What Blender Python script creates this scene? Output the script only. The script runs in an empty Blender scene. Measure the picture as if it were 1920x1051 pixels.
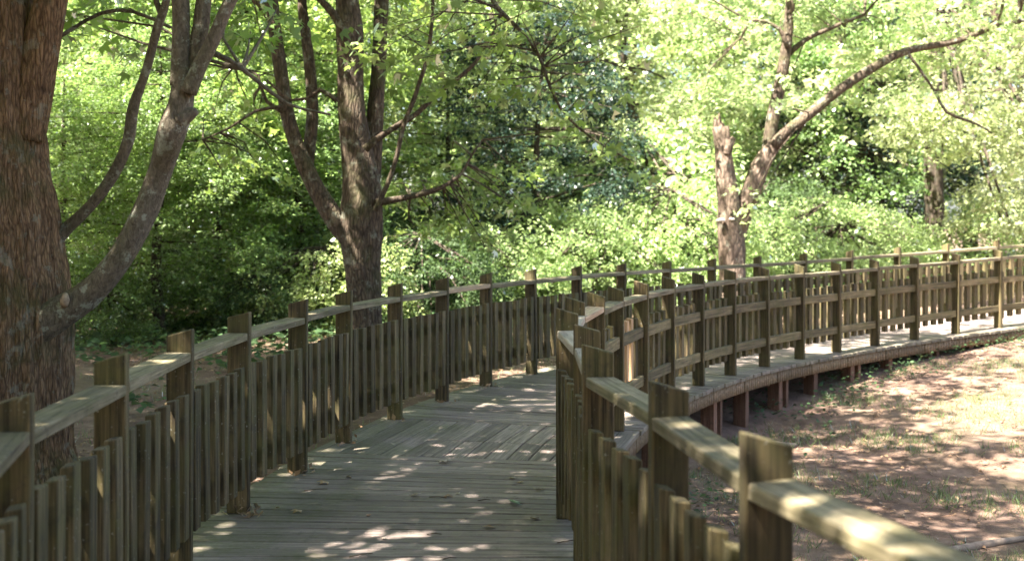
import bpy, bmesh, math, random
import numpy as np
from mathutils import Vector, Matrix, Euler, noise

# ------------------------------------------------------------------ camera, sky, sun, exposure
SC = bpy.context.scene
COL = SC.collection
FPX, HOR, HCAM = 2197.0, 415.6, 1.59          # focal length and horizon in photo pixels, eye height
cam_d = bpy.data.cameras.new('camera'); cam = bpy.data.objects.new('camera', cam_d); COL.objects.link(cam)
cam.location = (0, 0, HCAM); cam.rotation_euler = (math.radians(90), 0, 0)
cam_d.sensor_width = 36.0; cam_d.lens = 36.0 * FPX / 1920
cam_d.shift_y = -(525.5 - HOR) / 1920
cam_d.clip_start = 0.05; cam_d.clip_end = 2000
cam_d.dof.use_dof = True; cam_d.dof.focus_distance = 7.0; cam_d.dof.aperture_fstop = 2.8
SC.camera = cam

SUN_EL, SUN_X, SUN_Y = math.radians(59), -0.80, -0.60
SUN_AZ = math.atan2(SUN_X, SUN_Y)
world = bpy.data.worlds.new('World'); SC.world = world; world.use_nodes = True
wn = world.node_tree.nodes; bg = wn['Background']
sky = wn.new('ShaderNodeTexSky'); sky.sky_type = 'NISHITA'; sky.sun_disc = False
sky.sun_elevation = SUN_EL; sky.sun_rotation = SUN_AZ; sky.air_density = 1.0; sky.dust_density = 2.5
world.node_tree.links.new(sky.outputs[0], bg.inputs[0]); bg.inputs[1].default_value = 0.062
sun_d = bpy.data.lights.new('sun', 'SUN'); sun_d.energy = 5.0; sun_d.angle = math.radians(0.5); sun_d.color = (1, 0.94, 0.85)
sun = bpy.data.objects.new('sun', sun_d); COL.objects.link(sun)
sdir = Vector((math.sin(SUN_AZ) * math.cos(SUN_EL), math.cos(SUN_AZ) * math.cos(SUN_EL), math.sin(SUN_EL)))
sun.rotation_euler = sdir.to_track_quat('Z', 'Y').to_euler(); sun.location = (-10, 5, 20)
SC.view_settings.view_transform = 'Standard'; SC.view_settings.look = 'None'
SC.view_settings.exposure = 3.3; SC.view_settings.gamma = 1.0
SC.view_settings.use_curve_mapping = False
SC.cycles.max_bounces = 7; SC.cycles.diffuse_bounces = 4; SC.cycles.transmission_bounces = 5; SC.cycles.glossy_bounces = 2

# ------------------------------------------------------------------ helpers
random.seed(7); RNG = np.random.default_rng(7)

def P(px, py, d):
    """photo pixel + distance (m) -> world point"""
    return Vector(((px - 960) * d / FPX, d, HCAM - (py - HOR) * d / FPX))

def tag(o, label=None, cat=None, group=None, kind=None):
    if label: o['label'] = label
    if cat: o['category'] = cat
    if group: o['group'] = group
    if kind: o['kind'] = kind
    return o

def link(name, data, parent=None):
    o = bpy.data.objects.new(name, data); COL.objects.link(o)
    if parent: o.parent = parent
    return o

def empty(name, loc=(0, 0, 0)):
    o = bpy.data.objects.new(name, None); COL.objects.link(o); o.location = loc
    o.empty_display_size = 0.1
    return o

def fast_mesh(name, V, F, mat=None, smooth=False, rnd=None):
    V = np.asarray(V, dtype=np.float32); F = np.asarray(F, dtype=np.int32)
    me = bpy.data.meshes.new(name); k = F.shape[1]
    me.vertices.add(len(V)); me.vertices.foreach_set('co', V.ravel())
    me.loops.add(F.size); me.loops.foreach_set('vertex_index', F.ravel())
    me.polygons.add(len(F)); me.polygons.foreach_set('loop_start', np.arange(0, F.size, k, dtype=np.int32))
    if smooth: me.polygons.foreach_set('use_smooth', np.ones(len(F), dtype=bool))
    if rnd is not None:
        a = me.attributes.new('rnd', 'FLOAT', 'POINT'); a.data.foreach_set('value', np.asarray(rnd, dtype=np.float32))
    me.update(calc_edges=True); me.validate()
    if mat: me.materials.append(mat)
    return me

# ------------------------------------------------------------------ materials
def new_mat(name):
    m = bpy.data.materials.new(name); m.use_nodes = True
    nt = m.node_tree; nt.nodes.clear()
    out = nt.nodes.new('ShaderNodeOutputMaterial')
    return m, nt, out

def N(nt, t, **kw):
    n = nt.nodes.new(t)
    for k, v in kw.items(): setattr(n, k, v)
    return n

def L(nt, a, b): nt.links.new(a, b)

def ramp(nt, fac, stops):
    r = N(nt, 'ShaderNodeValToRGB'); e = r.color_ramp.elements
    while len(e) < len(stops): e.new(0.5)
    for i, (p, c) in enumerate(stops):
        e[i].position = p; e[i].color = (c[0], c[1], c[2], 1) if not isinstance(c, float) else (c, c, c, 1)
    L(nt, fac, r.inputs[0]); return r.outputs[0]

def mixc(nt, fac, a, b, mode='MIX'):
    m = N(nt, 'ShaderNodeMix', data_type='RGBA', blend_type=mode)
    if isinstance(fac, float): m.inputs[0].default_value = fac
    else: L(nt, fac, m.inputs[0])
    for s, v in ((6, a), (7, b)):
        if isinstance(v, tuple): m.inputs[s].default_value = (*v, 1)
        else: L(nt, v, m.inputs[s])
    return m.outputs[2]

def math_n(nt, op, a, b=None, clamp=False):
    m = N(nt, 'ShaderNodeMath', operation=op); m.use_clamp = clamp
    for i, v in enumerate((a, b)):
        if v is None: continue
        if isinstance(v, (int, float)): m.inputs[i].default_value = v
        else: L(nt, v, m.inputs[i])
    return m.outputs[0]

def noise_n(nt, vec, scale, detail=4, rough=0.55, dist=0.0):
    n = N(nt, 'ShaderNodeTexNoise'); n.inputs['Scale'].default_value = scale
    n.inputs['Detail'].default_value = detail; n.inputs['Roughness'].default_value = rough
    n.inputs['Distortion'].default_value = dist
    if vec is not None: L(nt, vec, n.inputs['Vector'])
    return n.outputs[0]

CX, CD, RI, RO, DTH, PHI, PHO = 12.7372, 5.4399, 12.4374, 14.2705, 0.0717, -0.2183, -0.1467

def wood_mat(name, axis, dark, light, algae=0.5, moss_edge=False, fresh=False, rough=0.85):
    """weathered sawn timber: grain along the given local axis, algae blotches, per-piece tone"""
    m, nt, out = new_mat(name)
    tc = N(nt, 'ShaderNodeTexCoord'); oi = N(nt, 'ShaderNodeObjectInfo')
    off = N(nt, 'ShaderNodeVectorMath', operation='SCALE'); off.inputs[0].default_value = (37, 53, 71)
    L(nt, oi.outputs['Random'], off.inputs['Scale'])
    add = N(nt, 'ShaderNodeVectorMath', operation='ADD'); L(nt, tc.outputs['Object'], add.inputs[0]); L(nt, off.outputs[0], add.inputs[1])
    mp = N(nt, 'ShaderNodeMapping'); sc = [46, 46, 46]; sc[axis] = 1.6; mp.inputs['Scale'].default_value = sc
    L(nt, add.outputs[0], mp.inputs[0])
    g1 = noise_n(nt, mp.outputs[0], 1.0, 6, 0.62, 0.6)
    mp2 = N(nt, 'ShaderNodeMapping'); sc2 = [150, 150, 150]; sc2[axis] = 3.0; mp2.inputs['Scale'].default_value = sc2
    L(nt, add.outputs[0], mp2.inputs[0]); g2 = noise_n(nt, mp2.outputs[0], 1.0, 3, 0.6)
    c = ramp(nt, g1, [(0.36, dark), (0.50, tuple((a * .55 + b * .45) for a, b in zip(dark, light))), (0.66, light)])
    crack = ramp(nt, g2, [(0.33, 0.12), (0.43, 1.0)])
    c = mixc(nt, 0.75, c, crack, 'MULTIPLY')
    if not fresh:
        blot = noise_n(nt, add.outputs[0], 5.5, 5, 0.65)
        c = mixc(nt, math_n(nt, 'MULTIPLY', ramp(nt, blot, [(0.40, 0.0), (0.66, 1.0)]), algae), c, (0.085, 0.082, 0.022))
        bl2 = noise_n(nt, add.outputs[0], 14.0, 5, 0.7)
        c = mixc(nt, math_n(nt, 'MULTIPLY', ramp(nt, bl2, [(0.55, 0.0), (0.68, 1.0)]), 0.45), c, (0.035, 0.030, 0.022))
        sp = noise_n(nt, add.outputs[0], 70.0, 2, 0.5)
        c = mixc(nt, math_n(nt, 'MULTIPLY', ramp(nt, sp, [(0.68, 0.0), (0.74, 1.0)]), 0.5), c, (0.34, 0.33, 0.27))
    if moss_edge:
        geo = N(nt, 'ShaderNodeNewGeometry')
        sep = N(nt, 'ShaderNodeSeparateXYZ'); L(nt, geo.outputs['Position'], sep.inputs[0])
        cmb = N(nt, 'ShaderNodeCombineXYZ'); L(nt, sep.outputs[0], cmb.inputs[0]); L(nt, sep.outputs[1], cmb.inputs[1])
        ds = N(nt, 'ShaderNodeVectorMath', operation='DISTANCE'); L(nt, cmb.outputs[0], ds.inputs[0]); ds.inputs[1].default_value = (CX, CD, 0)
        nz = noise_n(nt, geo.outputs['Position'], 1.5, 5, 0.65)
        v = math_n(nt, 'ADD', math_n(nt, 'MULTIPLY', math_n(nt, 'SUBTRACT', ds.outputs['Value'], 13.55), 0.85), math_n(nt, 'MULTIPLY', math_n(nt, 'SUBTRACT', nz, 0.5), 2.6))
        v2 = math_n(nt, 'ADD', math_n(nt, 'MULTIPLY', math_n(nt, 'SUBTRACT', 12.75, ds.outputs['Value']), 0.9), math_n(nt, 'MULTIPLY', math_n(nt, 'SUBTRACT', nz, 0.5), 1.6))
        mk = ramp(nt, math_n(nt, 'MAXIMUM', v, v2), [(0.0, 0.0), (0.5, 1.0)])
        fine = ramp(nt, noise_n(nt, geo.outputs['Position'], 28, 4, 0.7), [(0.32, 0.25), (0.6, 1.0)])
        c = mixc(nt, math_n(nt, 'MULTIPLY', math_n(nt, 'MULTIPLY', mk, fine), 0.6), c, (0.062, 0.075, 0.017))
    hsv = N(nt, 'ShaderNodeHueSaturation'); L(nt, c, hsv.inputs['Color'])
    mr = N(nt, 'ShaderNodeMapRange'); L(nt, oi.outputs['Random'], mr.inputs[0]); mr.inputs[3].default_value = 0.72; mr.inputs[4].default_value = 1.26
    L(nt, mr.outputs[0], hsv.inputs['Value'])
    b = N(nt, 'ShaderNodeBsdfPrincipled'); L(nt, hsv.outputs[0], b.inputs['Base Color'])
    b.inputs['Roughness'].default_value = rough; b.inputs['Specular IOR Level'].default_value = 0.35
    bp = N(nt, 'ShaderNodeBump'); bp.inputs['Strength'].default_value = 0.55; bp.inputs['Distance'].default_value = 0.004
    L(nt, math_n(nt, 'ADD', g1, math_n(nt, 'MULTIPLY', g2, 0.7)), bp.inputs['Height']); L(nt, bp.outputs[0], b.inputs['Normal'])
    L(nt, b.outputs[0], out.inputs[0])
    return m

OLD_D, OLD_L = (0.028, 0.020, 0.010), (0.165, 0.118, 0.056)
M_POST = wood_mat('weathered_post_wood', 2, OLD_D, OLD_L, 0.55)
M_PICK = wood_mat('weathered_picket_wood', 2, (0.030, 0.022, 0.011), (0.19, 0.138, 0.068), 0.6)
M_RAIL = wood_mat('weathered_rail_wood', 0, (0.07, 0.052, 0.026), (0.25, 0.19, 0.098), 0.55)
M_HAND = wood_mat('bleached_handrail_wood', 0, (0.10, 0.078, 0.045), (0.30, 0.245, 0.155), 0.5)
M_FRESHR = wood_mat('new_rail_wood', 0, (0.38, 0.255, 0.15), (0.60, 0.44, 0.28), fresh=True, rough=0.7)
M_FRESHP = wood_mat('new_picket_wood', 2, (0.38, 0.22, 0.11), (0.56, 0.36, 0.19), fresh=True, rough=0.7)
M_GREYR = wood_mat('bleached_rail_wood', 0, (0.28, 0.235, 0.18), (0.46, 0.40, 0.31), 0.08)
M_DECK = wood_mat('deck_board_wood', 0, (0.13, 0.098, 0.084), (0.31, 0.248, 0.220), 0.05, moss_edge=True, rough=0.62)
M_FASC = wood_mat('fascia_wood', 0, (0.11, 0.07, 0.042), (0.26, 0.18, 0.11), 0.25)
M_SUPP = wood_mat('support_wood', 2, (0.12, 0.058, 0.035), (0.24, 0.125, 0.08), 0.1)
M_SUPX = wood_mat('joist_wood', 0, (0.14, 0.07, 0.043), (0.25, 0.135, 0.088), 0.08)

def leaf_mat(name, refl, trans, gloss=0.08, var=0.5, yellow=0.0):
    m, nt, out = new_mat(name)
    at = N(nt, 'ShaderNodeAttribute', attribute_name='rnd'); oi = N(nt, 'ShaderNodeObjectInfo')
    def col(c, k):
        h = N(nt, 'ShaderNodeHueSaturation'); h.inputs['Color'].default_value = (*c, 1)
        r = N(nt, 'ShaderNodeMapRange'); L(nt, at.outputs['Fac'], r.inputs[0]); r.inputs[3].default_value = 1 - var; r.inputs[4].default_value = 1 + var
        L(nt, r.outputs[0], h.inputs['Value'])
        r2 = N(nt, 'ShaderNodeMapRange'); L(nt, oi.outputs['Random'], r2.inputs[0]); r2.inputs[3].default_value = 0.49; r2.inputs[4].default_value = 0.515
        L(nt, r2.outputs[0], h.inputs['Hue'])
        return h.outputs[0]
    d = N(nt, 'ShaderNodeBsdfDiffuse'); L(nt, col(refl, 0), d.inputs[0])
    t = N(nt, 'ShaderNodeBsdfTranslucent'); L(nt, col(trans, 1), t.inputs[0])
    a = N(nt, 'ShaderNodeAddShader'); L(nt, d.outputs[0], a.inputs[0]); L(nt, t.outputs[0], a.inputs[1])
    g = N(nt, 'ShaderNodeBsdfGlossy'); g.inputs['Roughness'].default_value = 0.42; g.inputs[0].default_value = (1, 1, 1, 1)
    lw = N(nt, 'ShaderNodeLayerWeight'); lw.inputs[0].default_value = 0.35
    mx = N(nt, 'ShaderNodeMixShader'); L(nt, math_n(nt, 'MULTIPLY', lw.outputs['Fresnel'], gloss * 4), mx.inputs[0])
    L(nt, a.outputs[0], mx.inputs[1]); L(nt, g.outputs[0], mx.inputs[2]); L(nt, mx.outputs[0], out.inputs[0])
    return m

LF_MAPLE = leaf_mat('maple_leaf', (0.082, 0.122, 0.034), (0.155, 0.23, 0.045))
LF_LIGHT = leaf_mat('light_leaf', (0.15, 0.19, 0.085), (0.25, 0.315, 0.12))
LF_PALE = leaf_mat('pale_leaf', (0.16, 0.18, 0.09), (0.23, 0.27, 0.11))
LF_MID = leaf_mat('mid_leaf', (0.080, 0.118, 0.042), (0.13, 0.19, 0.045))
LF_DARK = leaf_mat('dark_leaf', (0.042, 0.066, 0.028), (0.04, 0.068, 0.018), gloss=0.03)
LF_HOLLY = leaf_mat('evergreen_leaf', (0.016, 0.032, 0.021), (0.008, 0.018, 0.008), gloss=0.06)
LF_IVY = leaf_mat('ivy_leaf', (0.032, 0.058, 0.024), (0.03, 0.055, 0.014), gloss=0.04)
LF_SHRUB = leaf_mat('shrub_leaf', (0.16, 0.20, 0.085), (0.22, 0.28, 0.09))
LF_GRASS = leaf_mat('grass_blade', (0.070, 0.095, 0.036), (0.06, 0.085, 0.022))

def bark_mat(name, dark, light, lichen=0.4, moss=0.3, zs=0.25, scale=26, furrow=0.65):
    m, nt, out = new_mat(name)
    tc = N(nt, 'ShaderNodeTexCoord'); mp = N(nt, 'ShaderNodeMapping'); mp.inputs['Scale'].default_value = (1, 1, zs)
    L(nt, tc.outputs['Object'], mp.inputs[0])
    g = noise_n(nt, mp.outputs[0], scale, 6, 0.65, 0.8); g2 = noise_n(nt, tc.outputs['Object'], 60, 4, 0.6)
    vo = N(nt, 'ShaderNodeTexVoronoi', feature='DISTANCE_TO_EDGE'); vo.inputs['Scale'].default_value = scale * 1.1
    L(nt, mp.outputs[0], vo.inputs['Vector'])
    fur = ramp(nt, vo.outputs['Distance'], [(0.0, 0.0), (0.25, 1.0)])
    c = ramp(nt, g, [(0.32, dark), (0.68, light)])
    c = mixc(nt, furrow, c, ramp(nt, vo.outputs['Distance'], [(0.0, 0.22), (0.22, 1.0)]), 'MULTIPLY')
    ln = noise_n(nt, tc.outputs['Object'], 7.5, 6, 0.72)
    c = mixc(nt, math_n(nt, 'MULTIPLY', ramp(nt, ln, [(0.56, 0.0), (0.62, 1.0)]), lichen), c, (0.30, 0.31, 0.24))
    mn = noise_n(nt, tc.outputs['Object'], 2.6, 5, 0.65)
    c = mixc(nt, math_n(nt, 'MULTIPLY', ramp(nt, mn, [(0.5, 0.0), (0.64, 1.0)]), moss), c, (0.055, 0.062, 0.020))
    b = N(nt, 'ShaderNodeBsdfPrincipled'); L(nt, c, b.inputs['Base Color']); b.inputs['Roughness'].default_value = 0.9
    b.inputs['Specular IOR Level'].default_value = 0.2
    bp = N(nt, 'ShaderNodeBump'); bp.inputs['Strength'].default_value = 0.8; bp.inputs['Distance'].default_value = 0.015
    L(nt, math_n(nt, 'ADD', math_n(nt, 'ADD', g, math_n(nt, 'MULTIPLY', fur, furrow)), math_n(nt, 'MULTIPLY', g2, 0.25)), bp.inputs['Height'])
    L(nt, bp.outputs[0], b.inputs['Normal']); L(nt, b.outputs[0], out.inputs[0])
    return m

BK_BIG = bark_mat('furrowed_bark', (0.085, 0.047, 0.025), (0.35, 0.215, 0.118), 0.35, 0.55, 0.2, 38, 0.6)
BK_LIMB = bark_mat('smooth_limb_bark', (0.075, 0.060, 0.042), (0.215, 0.180, 0.13), 0.9, 0.3, 0.5, 40, 0.12)
BK_MID = bark_mat('maple_bark', (0.050, 0.036, 0.026), (0.17, 0.125, 0.088), 0.45, 0.5, 0.25, 26)
BK_FAR = bark_mat('woodland_bark', (0.036, 0.027, 0.020), (0.105, 0.078, 0.058), 0.15, 0.3, 0.3, 14)
BK_STUB = bark_mat('flaking_bark', (0.085, 0.060, 0.044), (0.30, 0.215, 0.16), 0.3, 0.1, 0.35, 14)

def simple_mat(name, col, rough=0.8, nscale=30, var=0.35):
    m, nt, out = new_mat(name)
    tc = N(nt, 'ShaderNodeTexCoord'); g = noise_n(nt, tc.outputs['Object'], nscale, 4, 0.6)
    c = ramp(nt, g, [(0.3, tuple(x * (1 - var) for x in col)), (0.7, tuple(min(1, x * (1 + var)) for x in col))])
    b = N(nt, 'ShaderNodeBsdfPrincipled'); L(nt, c, b.inputs['Base Color']); b.inputs['Roughness'].default_value = rough
    b.inputs['Specular IOR Level'].default_value = 0.25; L(nt, b.outputs[0], out.inputs[0]); return m

M_CUT = simple_mat('bare_cut_wood', (0.30, 0.225, 0.155))
M_FUNG = simple_mat('bracket_fungus', (0.62, 0.56, 0.50))
M_LITTER = leaf_mat('dry_leaf', (0.22, 0.135, 0.075), (0.06, 0.035, 0.015), var=0.6)
M_PALELEAF = leaf_mat('bleached_dry_leaf', (0.40, 0.33, 0.26), (0.06, 0.05, 0.03), var=0.25)
M_GREENLEAF = leaf_mat('green_fallen_leaf', (0.13, 0.20, 0.11), (0.05, 0.09, 0.03), var=0.2)
M_TWIG = simple_mat('twig', (0.07, 0.05, 0.035))
M_STICK = simple_mat('fallen_branch_bark', (0.20, 0.155, 0.12), nscale=18)
M_WEB = simple_mat('cobweb', (0.6, 0.6, 0.58))

def ground_mat():
    m, nt, out = new_mat('clay_ground')
    geo = N(nt, 'ShaderNodeNewGeometry'); p = geo.outputs['Position']
    a = noise_n(nt, p, 0.55, 6, 0.6); b_ = noise_n(nt, p, 2.8, 6, 0.68); c_ = noise_n(nt, p, 16, 5, 0.7); d_ = noise_n(nt, p, 70, 3, 0.6)
    c = ramp(nt, b_, [(0.28, (0.062, 0.040, 0.029)), (0.46, (0.125, 0.081, 0.060)), (0.62, (0.19, 0.128, 0.097)), (0.8, (0.26, 0.188, 0.145))])
    c = mixc(nt, math_n(nt, 'MULTIPLY', ramp(nt, c_, [(0.5, 0.0), (0.64, 1.0)]), 0.6), c, (0.10, 0.062, 0.042))
    c = mixc(nt, math_n(nt, 'MULTIPLY', ramp(nt, a, [(0.46, 0.0), (0.60, 1.0)]), 0.3), c, (0.13, 0.115, 0.06))
    c = mixc(nt, math_n(nt, 'MULTIPLY', ramp(nt, d_, [(0.58, 0.0), (0.70, 1.0)]), 0.5), c, (0.30, 0.20, 0.155))
    bs = N(nt, 'ShaderNodeBsdfPrincipled'); L(nt, c, bs.inputs['Base Color']); bs.inputs['Roughness'].default_value = 0.95
    bs.inputs['Specular IOR Level'].default_value = 0.1
    bp = N(nt, 'ShaderNodeBump'); bp.inputs['Strength'].default_value = 0.8; bp.inputs['Distance'].default_value = 0.03
    L(nt, math_n(nt, 'ADD', math_n(nt, 'ADD', b_, math_n(nt, 'MULTIPLY', c_, 0.6)), math_n(nt, 'MULTIPLY', d_, 0.35)), bp.inputs['Height'])
    L(nt, bp.outputs[0], bs.inputs['Normal']); L(nt, bs.outputs[0], out.inputs[0]); return m
M_GROUND = ground_mat()

# ------------------------------------------------------------------ terrain
def rise(th):                                   # the deck climbs gently towards its far end
    return 0.7022 * max(min(th, 1.5) - 0.6814, 0) ** 2

def sstep(a, b, x):
    t = min(max((x - a) / (b - a), 0), 1); return t * t * (3 - 2 * t)

def G(x, y):
    th = math.atan2(y - CD, CX - x); r = math.hypot(y - CD, CX - x)
    left = -0.11 + rise(min(max(th, -1), 1.35) if y > CD else 0)
    s = min(max((x - 2.5) * 0.83 + (y - 12.5) * 0.55, 0), 9)
    right = -0.60 + 0.092 * s
    t = sstep(RI - 0.5, RO + 0.1, r)
    z = right * (1 - t) + left * t
    damp = min(math.hypot(x, y) / 60, 1)
    z += 0.035 * noise.noise((x * 0.7, y * 0.7, 0.3)) + 0.018 * noise.noise((x * 2.3, y * 2.3, 5.3))
    return z

def build_ground():
    n = 300; t = np.linspace(-1, 1, n)
    ax = np.sinh(t * 4.6) / np.sinh(4.6) * 420
    V = []
    for j in range(n):
        for i in range(n):
            x = ax[i] + 2.0; y = ax[j] + 9.0
            V.append((x, y, G(x, y)))
    idx = np.arange(n * n).reshape(n, n)
    F = np.stack([idx[:-1, :-1], idx[:-1, 1:], idx[1:, 1:], idx[1:, :-1]], -1).reshape(-1, 4)
    o = link('ground', fast_mesh('ground', V, F, M_GROUND, True)); tag(o, 'reddish clay ground with worn grass and leaf litter beside the boardwalk', 'ground', kind='structure')
build_ground()

# ------------------------------------------------------------------ boardwalk
def bm_mesh(name, bm, mat):
    me = bpy.data.meshes.new(name); bm.to_mesh(me); bm.free(); me.materials.append(mat); return me

def prism_mesh(name, V8, mat, bevel=0.004, seed=0, warp=0.0):
    """box-like solid from 8 corners (bottom 4, top 4), edges chamfered"""
    rr = random.Random(seed); bm = bmesh.new()
    vs = [bm.verts.new((v[0] + rr.uniform(-warp, warp), v[1] + rr.uniform(-warp, warp), v[2] + rr.uniform(-warp, warp))) for v in V8]
    for f in ((3, 2, 1, 0), (4, 5, 6, 7), (0, 1, 5, 4), (1, 2, 6, 5), (2, 3, 7, 6), (3, 0, 4, 7)): bm.faces.new([vs[i] for i in f])
    if bevel: bmesh.ops.bevel(bm, geom=bm.edges[:], offset=bevel, segments=1, affect='EDGES')
    bmesh.ops.recalc_face_normals(bm, faces=bm.faces)
    return bm_mesh(name, bm, mat)

def box8(x0, x1, y0, y1, z0, z1):
    return [(x0, y0, z0), (x1, y0, z0), (x1, y1, z0), (x0, y1, z0), (x0, y0, z1), (x1, y0, z1), (x1, y1, z1), (x0, y1, z1)]

def polar(r, th, z=0.0):
    return Vector((CX - r * math.cos(th), CD + r * math.sin(th), z))

def place_polar(o, r, th, z, slope=0.0, flip=False, yaw=0.0):
    """local x = along the walk (tangent), local y = towards the deck side, z up"""
    tx = Vector((math.sin(th), math.cos(th), 0)); ry = Vector((-math.cos(th), math.sin(th), 0))   # outward radial
    if flip: ry = -ry; tx = -tx
    xz = Vector((tx.x, tx.y, slope * (-1 if flip else 1))).normalized()
    R = Matrix((xz, ry, xz.cross(ry))).transposed()
    if xz.cross(ry).z < 0: R = Matrix((-xz, ry, (-xz).cross(ry))).transposed()
    o.matrix_local = Matrix.Translation(polar(r, th, z)) @ R.to_4x4() @ Matrix.Rotation(yaw, 4, 'Z')

walk = empty('boardwalk', polar(13.35, 0.0)); walk['kind'] = 'structure'
tag(walk, 'curved weathered timber boardwalk deck, grey boards with mossy outer edge', 'boardwalk')
bpy.context.view_layer.update()
W_INV = walk.matrix_world.inverted() if False else Matrix.Translation(-Vector(walk.location))

R_IN, R_OUT = RI - 0.17, RO + 0.13
PITCH = 0.124 / 13.35
def radial_board_mesh(seed):
    gap = 0.010; rr = random.Random(seed)
    wi = R_IN * PITCH / 2 - gap / 2; wo = R_OUT * PITCH / 2 - gap / 2
    c = 13.35; a, b = -(R_OUT - c) - rr.uniform(0, .012), (c - R_IN) + rr.uniform(0, .012)
    # local x along board (towards the centre), y across
    V8 = [(a, -wo, -.04), (b, -wi, -.04), (b, wi, -.04), (a, wo, -.04), (a, -wo, 0), (b, -wi, 0), (b, wi, 0), (a, wo, 0)]
    return prism_mesh('plank', V8, M_DECK, 0.004, seed, 0.0012)
BOARDS = [radial_board_mesh(s) for s in range(5)]

def put_board(me, r, th, z, rot=0.0, ang=0.0):
    o = link('plank', me, walk)
    sl = 0.0 if th < 0.6814 else 2 * 0.7022 * (th - 0.6814) / 13.35
    inward = Vector((math.cos(th), -math.sin(th), 0)); along = Vector((math.sin(th), math.cos(th), sl)).normalized()
    up = inward.cross(along)
    M = Matrix((inward, along, up)).transposed().to_4x4()
    o.matrix_local = W_INV @ Matrix.Translation(polar(r, th, z)) @ M @ Matrix.Rotation(ang, 4, 'Z') @ Matrix.Rotation(rot, 4, 'X')
    return o

TH_A, TH_B, TH_M = 0.186, 0.288, 0.231
th = TH_A - PITCH / 2; k = 0
while th > -0.62:
    put_board(random.choice(BOARDS), 13.35, th, rise(th) + random.uniform(-.0018, .0018), random.uniform(-.006, .006), random.uniform(-.0012, .0012)); th -= PITCH
th = TH_B + PITCH / 2
while th < 1.36:
    put_board(random.choice(BOARDS), 13.35, th, rise(th) + random.uniform(-.0018, .0018), random.uniform(-.006, .006), random.uniform(-.0012, .0012)); th += PITCH
# landing: two rows of short boards laid along the walk
def along_board(r0, r1, t0, t1, seed):
    gp = 0.0032; tm = (t0 + t1) / 2; rm = (r0 + r1) / 2
    def loc(r, t):
        v = polar(r, t) - polar(rm, tm); inward = Vector((math.cos(tm), -math.sin(tm), 0)); al = Vector((math.sin(tm), math.cos(tm), 0))
        return v.dot(al), -v.dot(inward)
    q = [loc(r0 + gp, t0 + gp / rm), loc(r0 + gp, t1 - gp / rm), loc(r1 - gp, t1 - gp / rm), loc(r1 - gp, t0 + gp / rm)]
    V8 = [(a, b, -.04) for a, b in q] + [(a, b, 0) for a, b in q]
    me = prism_mesh('plank', V8, M_DECK, 0.004, seed, 0.001)
    o = link('plank', me, walk)
    al = Vector((math.sin(tm), math.cos(tm), 0)); inward = Vector((math.cos(tm), -math.sin(tm), 0))
    M = Matrix((al, -inward, Vector((0, 0, 1)))).transposed().to_4x4()
    o.matrix_local = W_INV @ Matrix.Translation(polar(rm, tm, random.uniform(-.001, .002))) @ M
r = R_IN; k = 0
while r < R_OUT - 0.05:
    r1 = min(r + 0.147, R_OUT)
    if r < 13.55:
        along_board(r, r1, TH_A, TH_M, 100 + k); along_board(r, r1, TH_M, TH_B, 200 + k)
    else: along_board(r, r1, TH_A, TH_B, 300 + k)
    r = r1; k += 1

# fascia with kerf cuts, beams, joists and support posts
def fascia(th0, th1, r, side, name='fascia_board'):
    V, F = [], []
    n = 15
    for i in range(n):
        a = th0 + (th1 - th0) * (i + 0.04) / n; b = th0 + (th1 - th0) * (i + 0.96) / n
        jut = random.uniform(-.002, .002)
        base = len(V)
        for (t, rr) in ((a, r + jut), (b, r + jut), (b, r + 0.035 * side), (a, r + 0.035 * side)):
            for z in (-0.165, -0.043):
                V.append(polar(rr, t, rise(t) + z) - walk.location)
        for f in ((0, 2, 3, 1), (2, 4, 5, 3), (4, 6, 7, 5), (6, 0, 1, 7), (1, 3, 5, 7), (0, 6, 4, 2)): F.append([base + q for q in f])
    me = fast_mesh(name, [tuple(v) for v in V], F, M_FASC)
    bm = bmesh.new(); bm.from_mesh(me); bmesh.ops.recalc_face_normals(bm, faces=bm.faces); bm.to_mesh(me); bm.free()
    link(name, me, walk)
for i in range(-5, 20):
    t0 = PHI + DTH * i
    if t0 > 1.3: break
    fascia(t0 + .0008, t0 + DTH - .0008, R_IN + 0.02, 1)
    fascia(t0 + .0008, t0 + DTH - .0008, R_OUT - 0.02, -1)
JOIST = prism_mesh('joist', box8(-0.86, 0.86, -.022, .022, -.185, 0), M_SUPX, 0.004)
SPOST = {}
for i in range(-5, 21):
    t = PHI + DTH * i + 0.01
    if t > 1.3: break
    zb = rise(t)
    o = link('joist', JOIST, walk)
    inward = Vector((math.cos(t), -math.sin(t), 0)); al = Vector((math.sin(t), math.cos(t), 0))
    M = Matrix((inward, al, inward.cross(al))).transposed().to_4x4()
    o.matrix_local = W_INV @ Matrix.Translation(polar(13.30, t, zb - 0.045)) @ M
    for rr, w in ((R_IN + 0.14, 0.10), (R_OUT - 0.16, 0.10)):
        for dt, ww in ((0.0065, 0.045), (0.020, 0.03)) if i % 2 == 0 else ((0.0065, 0.045),):
            p = polar(rr, t + dt); g = G(p.x, p.y); h = (zb - 0.046) - (g - 0.25)
            if h < 0.1: continue
            me = prism_mesh('support_post', box8(-.07, .07, -ww, ww, -h, 0), M_SUPP, 0.004)
            s = link('support_post', me, walk)
            s.matrix_local = W_INV @ Matrix.Translation(polar(rr, t + dt, zb - 0.046)) @ M
    # a cross beam under the joists on the open side
    p0 = PHI + DTH * i

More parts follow.
